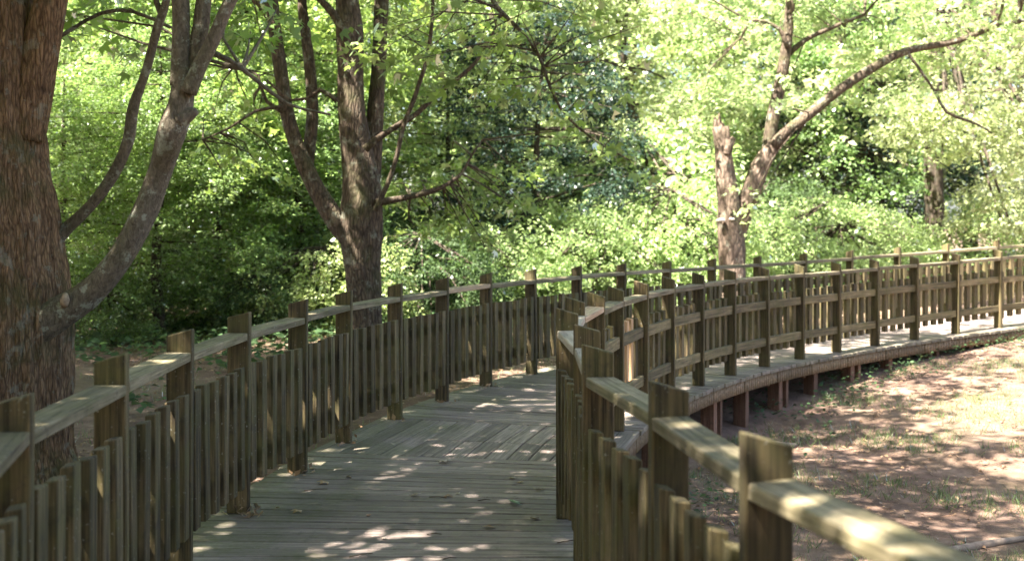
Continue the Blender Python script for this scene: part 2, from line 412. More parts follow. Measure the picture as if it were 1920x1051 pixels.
# ------------------------------------------------------------------ railings
PH = 1.10
def post_mesh(seed, h=PH):
    # local y>0 is the deck side; the top slopes down away from the deck
    x, y = 0.021, 0.06
    V8 = [(-x, -y, 0), (x, -y, 0), (x, y, 0), (-x, y, 0), (-x, -y, h - .035), (x, -y, h - .035), (x, y, h), (-x, y, h)]
    return prism_mesh('post', V8, M_POST, 0.0045, seed, 0.003)
POSTS = [post_mesh(s) for s in range(5)]
def picket_mesh(seed, mat):
    x, y = 0.037, 0.0235
    V8 = [(-x, -y, 0), (x, -y, 0), (x, y, 0), (-x, y, 0), (-x, -y, .648), (x, -y, .648), (x, y, .656), (-x, y, .656)]
    return prism_mesh('picket', V8, mat, 0.004, seed, 0.002)
PICKS = [picket_mesh(s, M_PICK) for s in range(7)]
PICKF = picket_mesh(99, M_FRESHP)
def bar_mesh(name, w, t, mat, seed):
    return prism_mesh(name, box8(-.5, .5, -w / 2, w / 2, -t / 2, t / 2), mat, 0.004, seed, 0.002)
HANDS = [bar_mesh('handrail', 0.116, 0.04, M_HAND, s) for s in range(4)]
HANDF = bar_mesh('handrail', 0.116, 0.04, M_FRESHR, 50); HANDG = bar_mesh('handrail', 0.116, 0.04, M_GREYR, 51)
RAILS = [bar_mesh('cross_rail', 0.038, 0.088, M_RAIL, s + 10) for s in range(4)]

def build_railing(label, R, ph, i0, i1, deck_out, adj, fresh_hand=(), grey_hand=(), fresh_pick=()):
    """deck_out=+1: deck lies outwards from the centre (inner railing); -1: towards the centre"""
    root = empty('wooden_railing', polar(R, ph)); tag(root, label, 'railing')
    inv = Matrix.Translation(-root.location)
    pts = []
    for i in range(i0, i1 + 1):
        t = ph + DTH * i - (0.022 if deck_out > 0 and i < 0 else 0); dx, dh = adj.get(i, (0, 0))
        p = polar(R, t, rise(t)); p.x += dx; pts.append((i, t, p, dh))
    def frame(t, dirx):
        ydir = Vector((-math.cos(t), math.sin(t), 0)) * deck_out
        x = dirx.normalized(); y = (ydir - x * ydir.dot(x)).normalized(); z = x.cross(y)
        if z.z < 0: x = -x; z = x.cross(y)
        return Matrix((x, y, z)).transposed().to_4x4()
    for n, (i, t, p, dh) in enumerate(pts):
        al = Vector((math.sin(t), math.cos(t), 0))
        o = link('post', random.choice(POSTS), root)
        o.matrix_local = inv @ Matrix.Translation(p + Vector((0, 0, 0.001))) @ frame(t, al) @ Euler((random.uniform(-.006, .006), random.uniform(-.008, .008), random.uniform(-.02, .02))).to_matrix().to_4x4() @ Matrix.Diagonal((1, 1, 1 + dh / PH, 1))
        if n + 1 == len(pts): continue
        j, t2, q, dh2 = pts[n + 1]; tm = (t + t2) / 2; v = q - p; ln = v.length; Fm = frame(tm, v); mid = (p + q) / 2
        yv = Fm.to_3x3() @ Vector((0, 1, 0)); xv = Fm.to_3x3() @ Vector((1, 0, 0)); sgn = 1 if xv.dot(v) > 0 else -1
        sx = ln - 0.043
        me = HANDF if i in fresh_hand else HANDG if i in grey_hand else random.choice(HANDS)
        o = link('handrail', me, root)
        o.matrix_local = inv @ Matrix.Translation(mid + Vector((0, 0, 0.968 + (dh + dh2) / 2 + random.uniform(-.006, .006)))) @ Fm @ Matrix.Rotation(random.uniform(-.03, .03), 4, 'X') @ Matrix.Diagonal((sx, 1, 1, 1))
        for zc in (0.275, 0.675):
            o = link('cross_rail', random.choice(RAILS), root)
            o.matrix_local = inv @ Matrix.Translation(mid + yv * -0.0085 + Vector((0, 0, zc + random.uniform(-.006, .006)))) @ Fm @ Matrix.Rotation(random.uniform(-.006, .006), 4, 'Y') @ Matrix.Diagonal((sx, 1, 1, 1))
        npk = 5 if deck_out > 0 else 6
        free = ln - 0.042; pit = free / npk
        for k in range(npk):
            f = -free / 2 + pit * (k + 0.5) + random.uniform(-.006, .006)
            o = link('picket', PICKF if (i, k) in fresh_pick else random.choice(PICKS), root)
            o.matrix_local = inv @ Matrix.Translation(mid + xv * (f * sgn) + yv * 0.0355 + Vector((0, 0, 0.150 + v.z * f / ln + random.uniform(-.007, .007)))) @ frame(tm, Vector((v.x, v.y, 0))) @ Euler((random.uniform(-.008, .008), random.uniform(-.008, .008), random.uniform(-.05, .05))).to_matrix().to_4x4()
    return root
ADJ_IN = {1: (.05, 0), 2: (.0, .02), 3: (.045, .02), 4: (-.03, .028), 5: (-.03, .03), 6: (0, .01)}
ADJ_OUT = {0: (-.06, 0), 4: (.03, 0), 7: (.02, 0), 6: (.02, 0)}
build_railing('weathered picket railing along the inside of the bend, bordering the open clay ground', RI, PHI, -4, 20, 1, ADJ_IN,
              fresh_hand=(5,), grey_hand=(2, 3, 4), fresh_pick=((7, 1), (7, 2), (7, 3)))
build_railing('mossy picket railing along the outside of the bend, bordering the woodland and the forked trees', RO, PHO, -5, 20, -1, ADJ_OUT,
              fresh_hand=(7,), grey_hand=())

# ------------------------------------------------------------------ trees: trunks and limbs
def catmull(pts, step):
    """pts: list of (Vector, radius) -> resampled"""
    out = []; n = len(pts)
    for i in range(n - 1):
        p0 = pts[max(i - 1, 0)]; p1 = pts[i]; p2 = pts[i + 1]; p3 = pts[min(i + 2, n - 1)]
        m = max(1, int((p2[0] - p1[0]).length / step))
        for k in range(m):
            t = k / m; t2, t3 = t * t, t * t * t
            f = lambda a, b, c, d: 0.5 * ((2 * b) + (c - a) * t + (2 * a - 5 * b + 4 * c - d) * t2 + (3 * b - a - 3 * c + d) * t3)
            out.append((f(p0[0], p1[0], p2[0], p3[0]), max(0.002, f(p0[1], p1[1], p2[1], p3[1]))))
    out.append(pts[-1]); return out

class Tubes:
    def __init__(s): s.V = []; s.F = []
    def add(s, pts, ring=10, step=0.12, bark=0.06, freq=9, zs=1.6, lump=0.10, seed=0.0, cap=True, flare=0):
        pts = catmull([(Vector(p), r) for p, r in pts], step)
        up = None; base0 = len(s.V); ln = 0.0; prev = None
        for n, (p, r) in enumerate(pts):
            a = pts[max(n - 1, 0)][0]; b = pts[min(n + 1, len(pts) - 1)][0]
            t = (b - a).normalized() if (b - a).length > 1e-6 else Vector((0, 0, 1))
            if up is None: up = t.orthogonal().normalized()
            up = (up - t * up.dot(t)).normalized(); side = t.cross(up)
            if prev is not None: ln += (p - prev).length
            prev = p
            for k in range(ring):
                an = 2 * math.pi * k / ring; c, sn = math.cos(an), math.sin(an)
                rr = r * (1 + lump * noise.noise((c * 1.1 + seed, sn * 1.1, ln * 1.3 / max(r * 8, .35))))
                if bark: rr += r * bark * noise.noise((c * freq + seed, sn * freq, ln * zs)) * 0.7 + r * bark * 0.5 * noise.noise((c * freq * 2.2 + seed, sn * freq * 2.2, ln * zs * 2.5))
                if flare and n < flare: rr *= 1 + 0.55 * (1 - n / flare) ** 2 * (1 + 0.5 * math.cos(5 * an + seed))
                s.V.append(p + (up * c + side * sn) * rr)
        m = len(pts)
        for n in range(m - 1):
            for k in range(ring):
                a = base0 + n * ring + k; b = base0 + n * ring + (k + 1) % ring
                s.F.append((a, b, b + ring, a + ring))
        if cap:
            for n, rev in ((0, True), (m - 1, False)):
                c = len(s.V); s.V.append(pts[n][0].copy())
                for k in range(ring):
                    a = base0 + n * ring + k; b = base0 + n * ring + (k + 1) % ring
                    s.F.append((b, a, c, c) if rev else (a, b, c, c))
        return pts
    def build(s, name, mat, parent, loc=(0, 0, 0)):
        loc = Vector(loc); F = [tuple(dict.fromkeys(f)) for f in s.F]
        me = bpy.data.meshes.new(name); me.from_pydata([tuple(v - loc) for v in s.V], [], F); me.materials.append(mat)
        me.polygons.foreach_set('use_smooth', [True] * len(me.polygons)); me.update()
        return link(name, me, parent)

# ------------------------------------------------------------------ leaves
MAPLE = (np.array([(0, 0, 0), (.34, -.20, .03), (1.0, 0, -.06), (.34, .20, .03),        # centre lobe
                   (.02, -.36, .03), (.55, -.56, -.05), (.02, .36, .03), (.55, .56, -.05),
                   (-.02, -.20, .0), (-.02, .20, .0)], dtype=np.float32),
         np.array([(0, 1, 2, 3), (0, 4, 5, 1), (0, 3, 7, 6)]))
SIMPLE = (np.array([(0, 0, 0), (.45, -.30, .07), (1, 0, -.05), (.45, .30, .07)], dtype=np.float32), np.array([(0, 1, 2, 3)]))
BLADE = (np.array([(0, -.03, 0), (0, .03, 0), (.55, .022, .05), (.55, -.022, .05), (1, 0, .22)], dtype=np.float32), np.array([(0, 1, 2, 3), (3, 2, 4, 4)]))

def leaves_arrays(C, T, NRM, S, shape, rng):
    tv, tf = shape; n = len(C); k = len(tv)
    T = T / np.maximum(np.linalg.norm(T, axis=1, keepdims=True), 1e-6)
    B = np.cross(NRM, T); B /= np.maximum(np.linalg.norm(B, axis=1, keepdims=True), 1e-6)
    NN = np.cross(T, B)
    V = C[:, None, :] + S[:, None, None] * (T[:, None, :] * tv[None, :, 0:1] + B[:, None, :] * tv[None, :, 1:2] + NN[:, None, :] * tv[None, :, 2:3])
    F = tf[None, :, :] + (np.arange(n) * k)[:, None, None]
    return V.reshape(-1, 3), F.reshape(-1, tf.shape[1])

def pad_leaves(pads, per_m2, size, shape, seed, tilt=0.55, flat=0.22, droop=0.25, vol=False):
    """pads: list of (x,y,z,rx,rz): flattened sprays of leaves"""
    rng = np.random.default_rng(seed); Cs, Ts, Ns, Ss, Rs = [], [], [], [], []
    for (x, y, z, rx, rz) in pads:
        n = max(6, int(per_m2 * math.pi * rx * rx)); nk = max(3, n // 11)
        ka = rng.uniform(0, 2 * math.pi, nk); kr = rx * np.sqrt(rng.uniform(0, 1, nk)) * (1 + .25 * np.sin(ka * 3 + rng.uniform(0, 6)))
        kz = rng.normal(0, rz * 0.55, nk); sel = rng.integers(0, nk, n); sr = 0.11 * rx + 0.045
        dx = np.cos(ka[sel]) * kr[sel] + rng.normal(0, sr, n); dy = np.sin(ka[sel]) * kr[sel] + rng.normal(0, sr, n)
        a = np.arctan2(dy, dx); rr = np.hypot(dx, dy)
        tone = rng.uniform(0.25, .75)
        dz = kz[sel] + rng.normal(0, sr * .55, n) - droop * rr * rr / max(rx, .1)
        Cs.append(np.stack([x + dx, y + dy, z + dz], 1))
        out = np.stack([np.cos(a), np.sin(a), np.full(n, -0.35)], 1) + rng.normal(0, .75, (n, 3)); Ts.append(out)
        nr = np.stack([np.cos(a) * .25, np.sin(a) * .25, np.ones(n)], 1) + rng.normal(0, tilt, (n, 3)); Ns.append(nr)
        Ss.append(size * rng.uniform(.5, 1.35, n)); Rs.append(np.clip(tone + rng.normal(0, .2, n), 0, 1))
    C = np.concatenate(Cs); S = np.concatenate(Ss)
    V, F = leaves_arrays(C, np.concatenate(Ts), np.concatenate(Ns), S, shape, rng)
    return V, F, np.repeat(np.concatenate(Rs), len(shape[0]))

def ellipsoid_pads(c, rad, n, prad, seed, shell=0.5, zmin=None, squash=0.35):
    rng = np.random.default_rng(seed); out = []
    while len(out) < n:
        v = rng.normal(0, 1, 3); v /= np.linalg.norm(v); q = rng.uniform(shell, 1.0) ** 0.6
        p = np.array(c) + v * q * np.array(rad) * (1 + .18 * math.sin(3 * math.atan2(v[1], v[0]) + seed))
        if zmin is not None and p[2] < zmin: continue
        r = prad * rng.uniform(.6, 1.35); out.append((p[0], p[1], p[2], r, r * squash))
    return out

def crown_obj(arr, mat, parent, loc=(0, 0, 0), name='crown'):
    V, F, R = arr; o = link(name, fast_mesh(name, V - np.array(loc, dtype=np.float32), F, mat, False, R), parent); o['kind'] = 'stuff'; return o

def merge(*arrs):
    Vs, Fs, Rs, b = [], [], [], 0
    for V, F, R in arrs: Vs.append(V); Fs.append(F + b); Rs.append(R); b += len(V)
    return np.concatenate(Vs), np.concatenate(Fs), np.concatenate(Rs)

def pxl(pts, d):
    """[(px,py,halfwidth px[,dd])] -> [(Vector, radius)]"""
    out = []
    for q in pts:
        dd = d + (q[3] if len(q) > 3 else 0); out.append((P(q[0], q[1], dd), q[2] * dd / FPX))
    return out

def twigs_to(tb, start_pts, pads, every=1, r0=0.018, seed=0):
    rr = random.Random(seed)
    for i, (x, y, z, rx, rz) in enumerate(pads):
        if i % every: continue
        tgt = Vector((x, y, z)); s = min(start_pts, key=lambda q: (q[0] - tgt).length)
        mid = (s[0] + tgt) / 2 + Vector((rr.uniform(-.2, .2), rr.uniform(-.2, .2), rr.uniform(-.05, .25))) * min(1, (tgt - s[0]).length * .4)
        r = min(r0 * (0.6 + 0.35 * (tgt - s[0]).length), s[1] * 0.7 + .004)
        tb.add([(s[0], r), (mid, r * .65), (tgt, r * .3)], ring=5, step=0.5, bark=0, lump=0.1, cap=False)

# ---- the big lichen-spotted tree beside the boardwalk
def tree_big():
    d = 7.8; b = P(0, 905, d); base = Vector((b.x, d, G(b.x, d)))
    root = empty('forked_tree', base); tag(root, 'thick furrowed trunk with mossy bark and two low lichen-spotted limbs beside the railing', 'tree')
    tb = Tubes()
    tr = [(base + Vector((0, 0, -.3)), .50), (base + Vector((0, 0, .1)), .475)] + pxl([(2, 820, 124), (4, 700, 124), (8, 600, 122), (6, 500, 112), (2, 400, 102), (-4, 300, 88), (-10, 200, 82), (-14, 90, 78)], d)
    tr += [(P(-20, -40, d), .26), (P(-60, -300, d), .23), (P(-120, -800, d + .4), .17), (P(-100, -1300, d + .8), .10), (P(-60, -1800, d + 1), .04)]
    tpts = tb.add(tr, ring=120, step=0.03, bark=0.10, freq=13, zs=2.6, lump=.12, seed=3.1, flare=14)
    c = tb.add(pxl([(40, 260, 40), (66, 130, 36), (92, 20, 30), (115, -100, 26), (190, -400, 22), (330, -900, 15), (380, -1400, 8)], d - .05), ring=28, step=.06, bark=.07, seed=9)
    trunk = tb.build('trunk', BK_BIG, root, base)
    lm = Tubes()
    a = lm.add(pxl([(30, 628, 44), (95, 597, 33), (165, 550, 26), (225, 484, 24), (270, 400, 23), (302, 320, 22), (322, 250, 26, -.1), (333, 215, 25, -.1), (342, 180, 21, -.1), (348, 130, 21, -.1)], d - .15), ring=36, step=.03, bark=.07, freq=6, seed=5, lump=.2)
    a1 = lm.add(pxl([(340, 160, 20), (339, 100, 17), (338, 0, 16), (325, -180, 14), (280, -500, 11), (250, -900, 6)], d - .25), ring=20, step=.05, bark=.05, seed=6, lump=.15)
    a2 = lm.add(pxl([(352, 170, 18), (366, 110, 16), (377, 50, 15), (383, 0, 14), (410, -160, 12), (520, -450, 9), (600, -800, 5)], d - .22), ring=20, step=.05, bark=.05, seed=7, lump=.15)
    a3 = lm.add(pxl([(352, 175, 15), (375, 120, 14), (400, 75, 13), (432, 0, 12), (500, -120, 10), (680, -330, 7), (850, -520, 4)], d - .3), ring=18, step=.05, bark=.05, seed=8, lump=.15)
    kn = lm.add(pxl([(335, 225, 20), (355, 215, 13), (369, 208, 7)], d - .28), ring=14, step=.02, bark=.1, seed=12)
    limb = lm.build('limb', BK_LIMB, root, base); limb['label'] = 'lichen-spotted low limb with a burl at its bend'
    lb = Tubes()
    bq = lb.add(pxl([(95, 452, 22), (125, 428, 12), (170, 385, 10.5), (215, 322, 10), (240, 265, 11), (250, 205, 10), (272, 140, 8), (298, 45, 8.5), (312, 0, 8), (340, -140, 7), (420, -400, 4)], d + .1), ring=18, step=.04, bark=.04, seed=10, lump=.22)
    bq2 = lb.add(pxl([(303, 30, 6), (294, 5, 5.5), (285, -60, 5), (250, -200, 3)], d + .1), ring=8, step=.1, bark=0)
    lb.build('limb', BK_LIMB, root, base)['label'] = 'thin crooked limb above the lichen-spotted one'
    tw = Tubes(); t1 = tw.add(pxl([(383, 95, 5), (430, 112, 4.5), (480, 150, 4), (540, 195, 3), (620, 215, 2)], d + .2), ring=8, step=.1, bark=0, lump=.2)
    t2 = tw.add(pxl([(78, 95, 5), (110, 70, 4), (190, 25, 3.5), (250, 22, 3.5), (320, 52, 3)], d + .3), ring=8, step=.1, bark=0, lump=.2)
    starts = tpts[-60:] + c[-30:] + a1[-14:] + a2[-14:] + a3[-18:] + bq[-8:] + t1[2:]
    cc = (base.x + .8, d + .3, 7.4)
    pads = ellipsoid_pads(cc, (4.4, 4.2, 3.6), 165, 0.62, 21, 0.25, zmin=4.0)
    low = []
    rr = random.Random(4)
    for (px, py, dd, rx) in ((150, 40, 1.2, .5), (240, 15, .9, .45), (300, 60, 1.4, .42), (90, 20, 1.0, .5), (420, 25, 1.1, .5), (470, 60, 1.5, .4), (380, 118, .3, .12), (520, 15, .8, .5)):
        p = P(px, py, d + dd); low.append((p.x, p.y, p.z, rx, .10))
    twigs_to(tw, starts, pads + low, 1, .02, 3); tw.build('branches', BK_LIMB, root, base)
    crown_obj(merge(pad_leaves(pads, 100, .12, MAPLE, 31, .45), pad_leaves(low, 60, .10, MAPLE, 32, .5)), LF_MAPLE, root, base)
    # healed saw cut on the low limb's collar
    cut = Tubes(); cut.add([(P(121, 572, d - .24), .022), (P(122, 562, d - .262), .030), (P(123, 550, d - .25), .016)], ring=14, step=.02, bark=0, lump=.1)
    cut.build('branch_scar', M_CUT, limb, base)
    return root
tree_big()

# ---- the many-stemmed maple in the middle
def tree_maple():
    d = 13.2; b = P(683, 700, d); base = Vector((b.x, d, G(b.x, d)))
    root = empty('maple_tree', base); tag(root, 'dark maple dividing into several upright stems behind the outer railing', 'tree')
    tb = Tubes()
    m = tb.add([(base + Vector((0, 0, -.3)), .27), (base + Vector((0, 0, .15)), .235)] + pxl([(683, 640, 35), (682, 560, 33), (679, 500, 33.5), (677, 445, 38), (678, 400, 37), (679, 350, 34), (668, 280, 29), (660, 200, 26), (657, 130, 25), (655, 60, 25), (650, 0, 22), (640, -150, 18), (620, -500, 13), (640, -900, 6)], d), ring=44, step=.05, bark=.08, freq=8, zs=1.6, seed=2, flare=10, lump=.14)
    L0 = tb.add(pxl([(668, 455, 22), (640, 425, 20), (612, 385, 18), (588, 345, 16.5), (568, 300, 16)], d - .05), ring=26, step=.05, bark=.07, seed=3)
    L1 = tb.add(pxl([(575, 318, 16), (552, 262, 14), (538, 210, 13), (527, 140, 12.5), (516, 60, 13), (510, 5, 12), (500, -120, 10), (440, -400, 7), (380, -700, 4)], d - .05), ring=20, step=.06, bark=.06, seed=4)
    L1b = tb.add(pxl([(513, 30, 8), (490, 8, 7), (455, -20, 6), (390, -120, 4)], d - .05), ring=10, step=.1, bark=.03)
    L2 = tb.add(pxl([(575, 310, 14), (582, 260, 12), (586, 210, 11), (582, 140, 10.5), (573, 60, 10), (566, 0, 9), (560, -150, 8), (540, -450, 5)], d + .1), ring=18, step=.06, bark=.06, seed=5)
    R1 = tb.add(pxl([(690, 360, 22), (698, 290, 18), (702, 230, 17), (708, 150, 14), (713, 60, 13.5), (716, 0, 13), (730, -150, 11), (800, -450, 8), (860, -800, 4)], d + .12), ring=22, step=.06, bark=.06, seed=6)
    M2 = tb.add(pxl([(648, 60, 12), (632, 35, 9), (612, 12, 7), (590, -10, 6), (520, -80, 4)], d - .1), ring=10, step=.08, bark=.04)
    tb.build('trunk', BK_MID, root, base)
    tw = Tubes()
    S1 = tw.add(pxl([(684, 280, 8), (705, 262, 6.5), (735, 242, 5.5), (780, 214, 5), (825, 172, 4.5), (870, 138, 4), (900, 105, 3), (930, 50, 2.2)], d - .25), ring=9, step=.08, bark=0, lump=.2)
    S2 = tw.add(pxl([(703, 395, 6), (722, 355, 5), (742, 300, 4.5), (757, 235, 4.5), (778, 180, 4.2), (800, 110, 4), (810, 40, 3.6), (812, -40, 3)], d - .3), ring=9, step=.08, bark=0, lump=.2)
    S3 = tw.add(pxl([(705, 380, 8), (740, 374, 6.5), (785, 365, 5.5), (830, 350, 4.5), (865, 325, 3), (885, 290, 2.2), (905, 262, 1.6)], d - .15), ring=9, step=.08, bark=0, lump=.2)
    S4 = tw.add(pxl([(632, 190, 5), (600, 168, 4), (575, 185, 3), (545, 188, 3), (500, 150, 2.5)], d - .3), ring=8, step=.1, bark=0)
    S5 = tw.add(pxl([(530, 210, 4), (500, 190, 3.5), (488, 160, 3), (485, 142, 2.5), (440, 122, 3)], d - .2), ring=8, step=.1, bark=0)
    S6 = tw.add(pxl([(530, 200, 4), (480, 208, 3), (430, 240, 2.4), (380, 262, 1.6)], d - .3), ring=8, step=.1, bark=0)
    # the long limb that hangs over the walk from the upper crown
    H1 = tw.add([(P(716, -80, d), .06), (P(800, -90, d - .8), .045)] + pxl([(905, -20, 5, -1.5), (935, 18, 4.4, -1.8), (978, 60, 3.8, -2.0), (1012, 108, 3.3, -2.2), (1030, 160, 2.8, -2.3), (1060, 215, 2.4, -2.4), (1115, 262, 2, -2.5), (1180, 300, 1.5, -2.6)], d), ring=8, step=.08, bark=0, lump=.15)
    rr = random.Random(11); low = []
    def spray(px, py, dd, rx, fl=.10): p = P(px, py, d + dd); low.append((p.x, p.y, p.z, rx, fl))
    for i in range(44):   # sprays hanging over the walk, top centre
        t = rr.random(); px = 740 + 440 * t + rr.uniform(-50, 50); py = rr.uniform(-40, 110 + 150 * t); spray(px, py, -rr.uniform(.6, 2.8), rr.uniform(.18, .38))
    for (px, py) in ((1075, 215), (1110, 255), (1150, 285), (1185, 310), (1130, 290), (1045, 180), (1090, 180), (1160, 250)): spray(px, py, -2.5, .22, .08)
    for i in range(34):   # thin layers right of the trunk
        px = rr.uniform(730, 985); py = 330 + (px - 730) * .18 + rr.uniform(-70, 110); spray(px, py, rr.uniform(.2, 1.8), rr.uniform(.22, .45), .07)
    for i in range(26):   # left of the stems
        spray(rr.uniform(380, 560), rr.uniform(90, 360), rr.uniform(.4, 2.0), rr.uniform(.25, .45), .08)
    for i in range(16): spray(rr.uniform(430, 880), rr.uniform(-60, 60), rr.uniform(.5, 2.2), rr.uniform(.3, .5))
    pads = ellipsoid_pads((base.x + .2, d + .4, 8.6), (4.4, 4.4, 4.0), 150, 0.64, 22, 0.25, zmin=4.8)
    starts = m[-50:] + L1[-30:] + L2[-30:] + R1[-30:] + S1[3:] + S2[4:] + S3[4:] + S4[3:] + S5[3:] + S6[3:] + H1[2:] + L1b[2:] + M2[2:]
    twigs_to(tw, starts, low, 1, .011, 5); twigs_to(tw, starts, pads, 1, .022, 6)
    tw.build('branches', BK_MID, root, base)
    crown_obj(merge(pad_leaves(pads, 90, .125, MAPLE, 41, .45), pad_leaves(low, 62, .105, MAPLE, 42, .5)), LF_MAPLE, root, base)
tree_maple()

# ---- the sunlit tree with a snapped stem
def tree_snapped():
    d = 19.5; b = P(1372, 545, d); base = Vector((b.x, d, G(b.x, d)))
    root = empty('snapped_tree', base); tag(root, 'sunlit tree with one stem snapped off short and a long leaning limb', 'tree')
    tb = Tubes()
    pts = tb.add([(base + Vector((0, 0, -.3)), .26), (base + Vector((0, 0, .2)), .225)] + pxl([(1373, 500, 22), (1372, 450, 23), (1368, 400, 22), (1361, 340, 19), (1356, 290, 17.5), (1352, 250, 16), (1351, 238, 15)], d), ring=30, step=.06, bark=.12, freq=5, zs=2, seed=4, flare=6, lump=.25)
    # jagged break
    for (ox, oy, hh, r) in ((-9, 0, 17, 6), (2, 1, 8, 7), (9, -1, -14, 6), (-2, -1, 24, 4)):
        tb.add([(P(1351 + ox, 250 - oy, d), r * d / FPX), (P(1351 + ox * 1.05, 238 - hh * .6, d), r * .75 * d / FPX), (P(1350 + ox * 1.1, 236 - hh, d), .012)], ring=7, step=.05, bark=.15, seed=ox)
    tb.add(pxl([(1362, 290, 9), (1370, 268, 8), (1376, 258, 4)], d - .1), ring=8, step=.05, bark=.2)
    lim = tb.add(pxl([(1376, 450, 18), (1386, 415, 18), (1402, 370, 19), (1420, 325, 18), (1438, 290, 16), (1452, 268, 14)], d + .05), ring=22, step=.06, bark=.14, seed=8, lump=.25)
    trunk = tb.build('trunk', BK_STUB, root, base)
    lm = Tubes()
    m1 = lm.add(pxl([(1440, 288, 12), (1446, 240, 12), (1457, 185, 11.5), (1468, 130, 11), (1477, 60, 10), (1482, 0, 9), (1490, -150, 7), (1500, -400, 4)], d + .1), ring=14, step=.12, bark=.06, seed=9)
    m2 = lm.add(pxl([(1448, 275, 12), (1475, 248, 11), (1520, 212, 10), (1570, 172, 9.5), (1635, 128, 8.5), (1700, 96, 7.5), (1790, 78, 6), (1850, 55, 5.5), (1870, 44, 5), (1960, 35, 4), (2080, 10, 3)], d), ring=14, step=.12, bark=.06, seed=10, lump=.2)
    m3 = lm.add(pxl([(1477, 90, 5), (1462, 55, 4), (1440, 42, 3.4), (1405, 40, 3), (1390, 70, 2.2)], d), ring=7, step=.15, bark=0)
    m4 = lm.add(pxl([(1480, 100, 6), (1510, 75, 5), (1560, 52, 4), (1620, 28, 3)], d + .2), ring=7, step=.15, bark=0)
    m5 = lm.add(pxl([(1700, 96, 3), (1752, 170, 2.4), (1775, 210, 3), (1830, 232, 2.4), (1860, 250, 1.6)], d - .5), ring=7, step=.15, bark=0)
    m6 = lm.add(pxl([(1866, 46, 4), (1866, 10, 3.5), (1868, -60, 3)], d), ring=7, step=.15, bark=0)
    rr = random.Random(12); low = []
    def spray(px, py, dd, rx, fl=.12): p = P(px, py, d + dd); low.append((p.x, p.y, p.z, rx, fl))
    for i in range(120):
        px = rr.uniform(1255, 1960); lim_y = 250 - 60 * sstep(1300, 1500, px) if px < 1560 else 190 - 40 * sstep(1560, 1900, px)
        spray(px, rr.uniform(-60, lim_y), rr.uniform(.25, 2.4) if rr.random() < .85 else rr.uniform(-1.5, 0), rr.uniform(.3, .62))
    for (px, py) in ((1402, 395), (1410, 375), (1398, 415), (1420, 385), (1392, 360)): spray(px, py, -.25, .22, .15)
    pads = ellipsoid_pads((base.x + 2, d + .5, 8.2), (4.6, 4.0, 3.2), 56, .75, 23, .3, zmin=5)
    starts = m1[-22:] + m2[6:] + m3[2:] + m4[2:] + m5[2:]
    twigs_to(lm, starts, low, 2, .012, 7); twigs_to(lm, starts, pads, 1, .02, 8)
    lm.build('branches', BK_MID, root, base)
    crown_obj(merge(pad_leaves(low, 105, .10, MAPLE, 51, .6), pad_leaves(pads, 60, .13, MAPLE, 52, .5)), LF_LIGHT, root, base)
    # shelf fungus
    for (px, py, w) in ((1352, 413, .07), (1372, 411, .05)):
        bm = bmesh.new(); bmesh.ops.create_uvsphere(bm, u_segments=14, v_segments=8, radius=1)
        for v in bm.verts: v.co = Vector((v.co.x * w, v.co.y * w * .8, v.co.z * w * .38 + (.12 * w if v.co.z > 0 else 0)))
        o = link('bracket_fungus', bm_mesh('bracket_fungus', bm, M_FUNG), trunk); o.location = P(px, py, d - .2) - base
tree_snapped()

# ---- the pale drooping tree at the far right
def tree_pale():
    d = 27.5; b = P(1752, 500, d); base = Vector((b.x, d, G(b.x, d)))
    root = empty('drooping_tree', base); tag(root, 'straight dark trunk under a pale drooping crown near the far end of the boardwalk', 'tree')
    tb = Tubes()
    m = tb.add([(base + Vector((0, 0, -.3)), .33), (base + Vector((0, 0, .2)), .27)] + pxl([(1753, 470, 19), (1752, 400, 18), (1750, 300, 16), (1752, 150, 13), (1755, -50, 10), (1750, -400, 6)], d), ring=24, step=.12, bark=.09, seed=3, flare=4)
    rr = random.Random(13); low = []
    def spray(px, py, dd, rx, fl=.14): p = P(px, py, d + dd); low.append((p.x, p.y, p.z, rx, fl))
    for i in range(110):
        px = rr.uniform(1690, 2060); t = min(max((px - 1690) / 130, 0), 1); spray(px, rr.uniform(150, 300 + 150 * t if px > 1800 else 300), rr.uniform(-4.0, -1.0), rr.uniform(.4, .75))
    pads = ellipsoid_pads((base.x + 1, d, 7.5), (4.2, 4.0, 4.0), 50, .9, 24, .4, zmin=3.6)
    twigs_to(tb, m[-40:], low + pads, 9, .025, 9)
    tb.build('trunk', BK_FAR, root, base)
    crown_obj(merge(pad_leaves(low, 85, .115, SIMPLE, 61, .6), pad_leaves(pads, 36, .18, SIMPLE, 62, .6)), LF_PALE, root, base)
tree_pale()

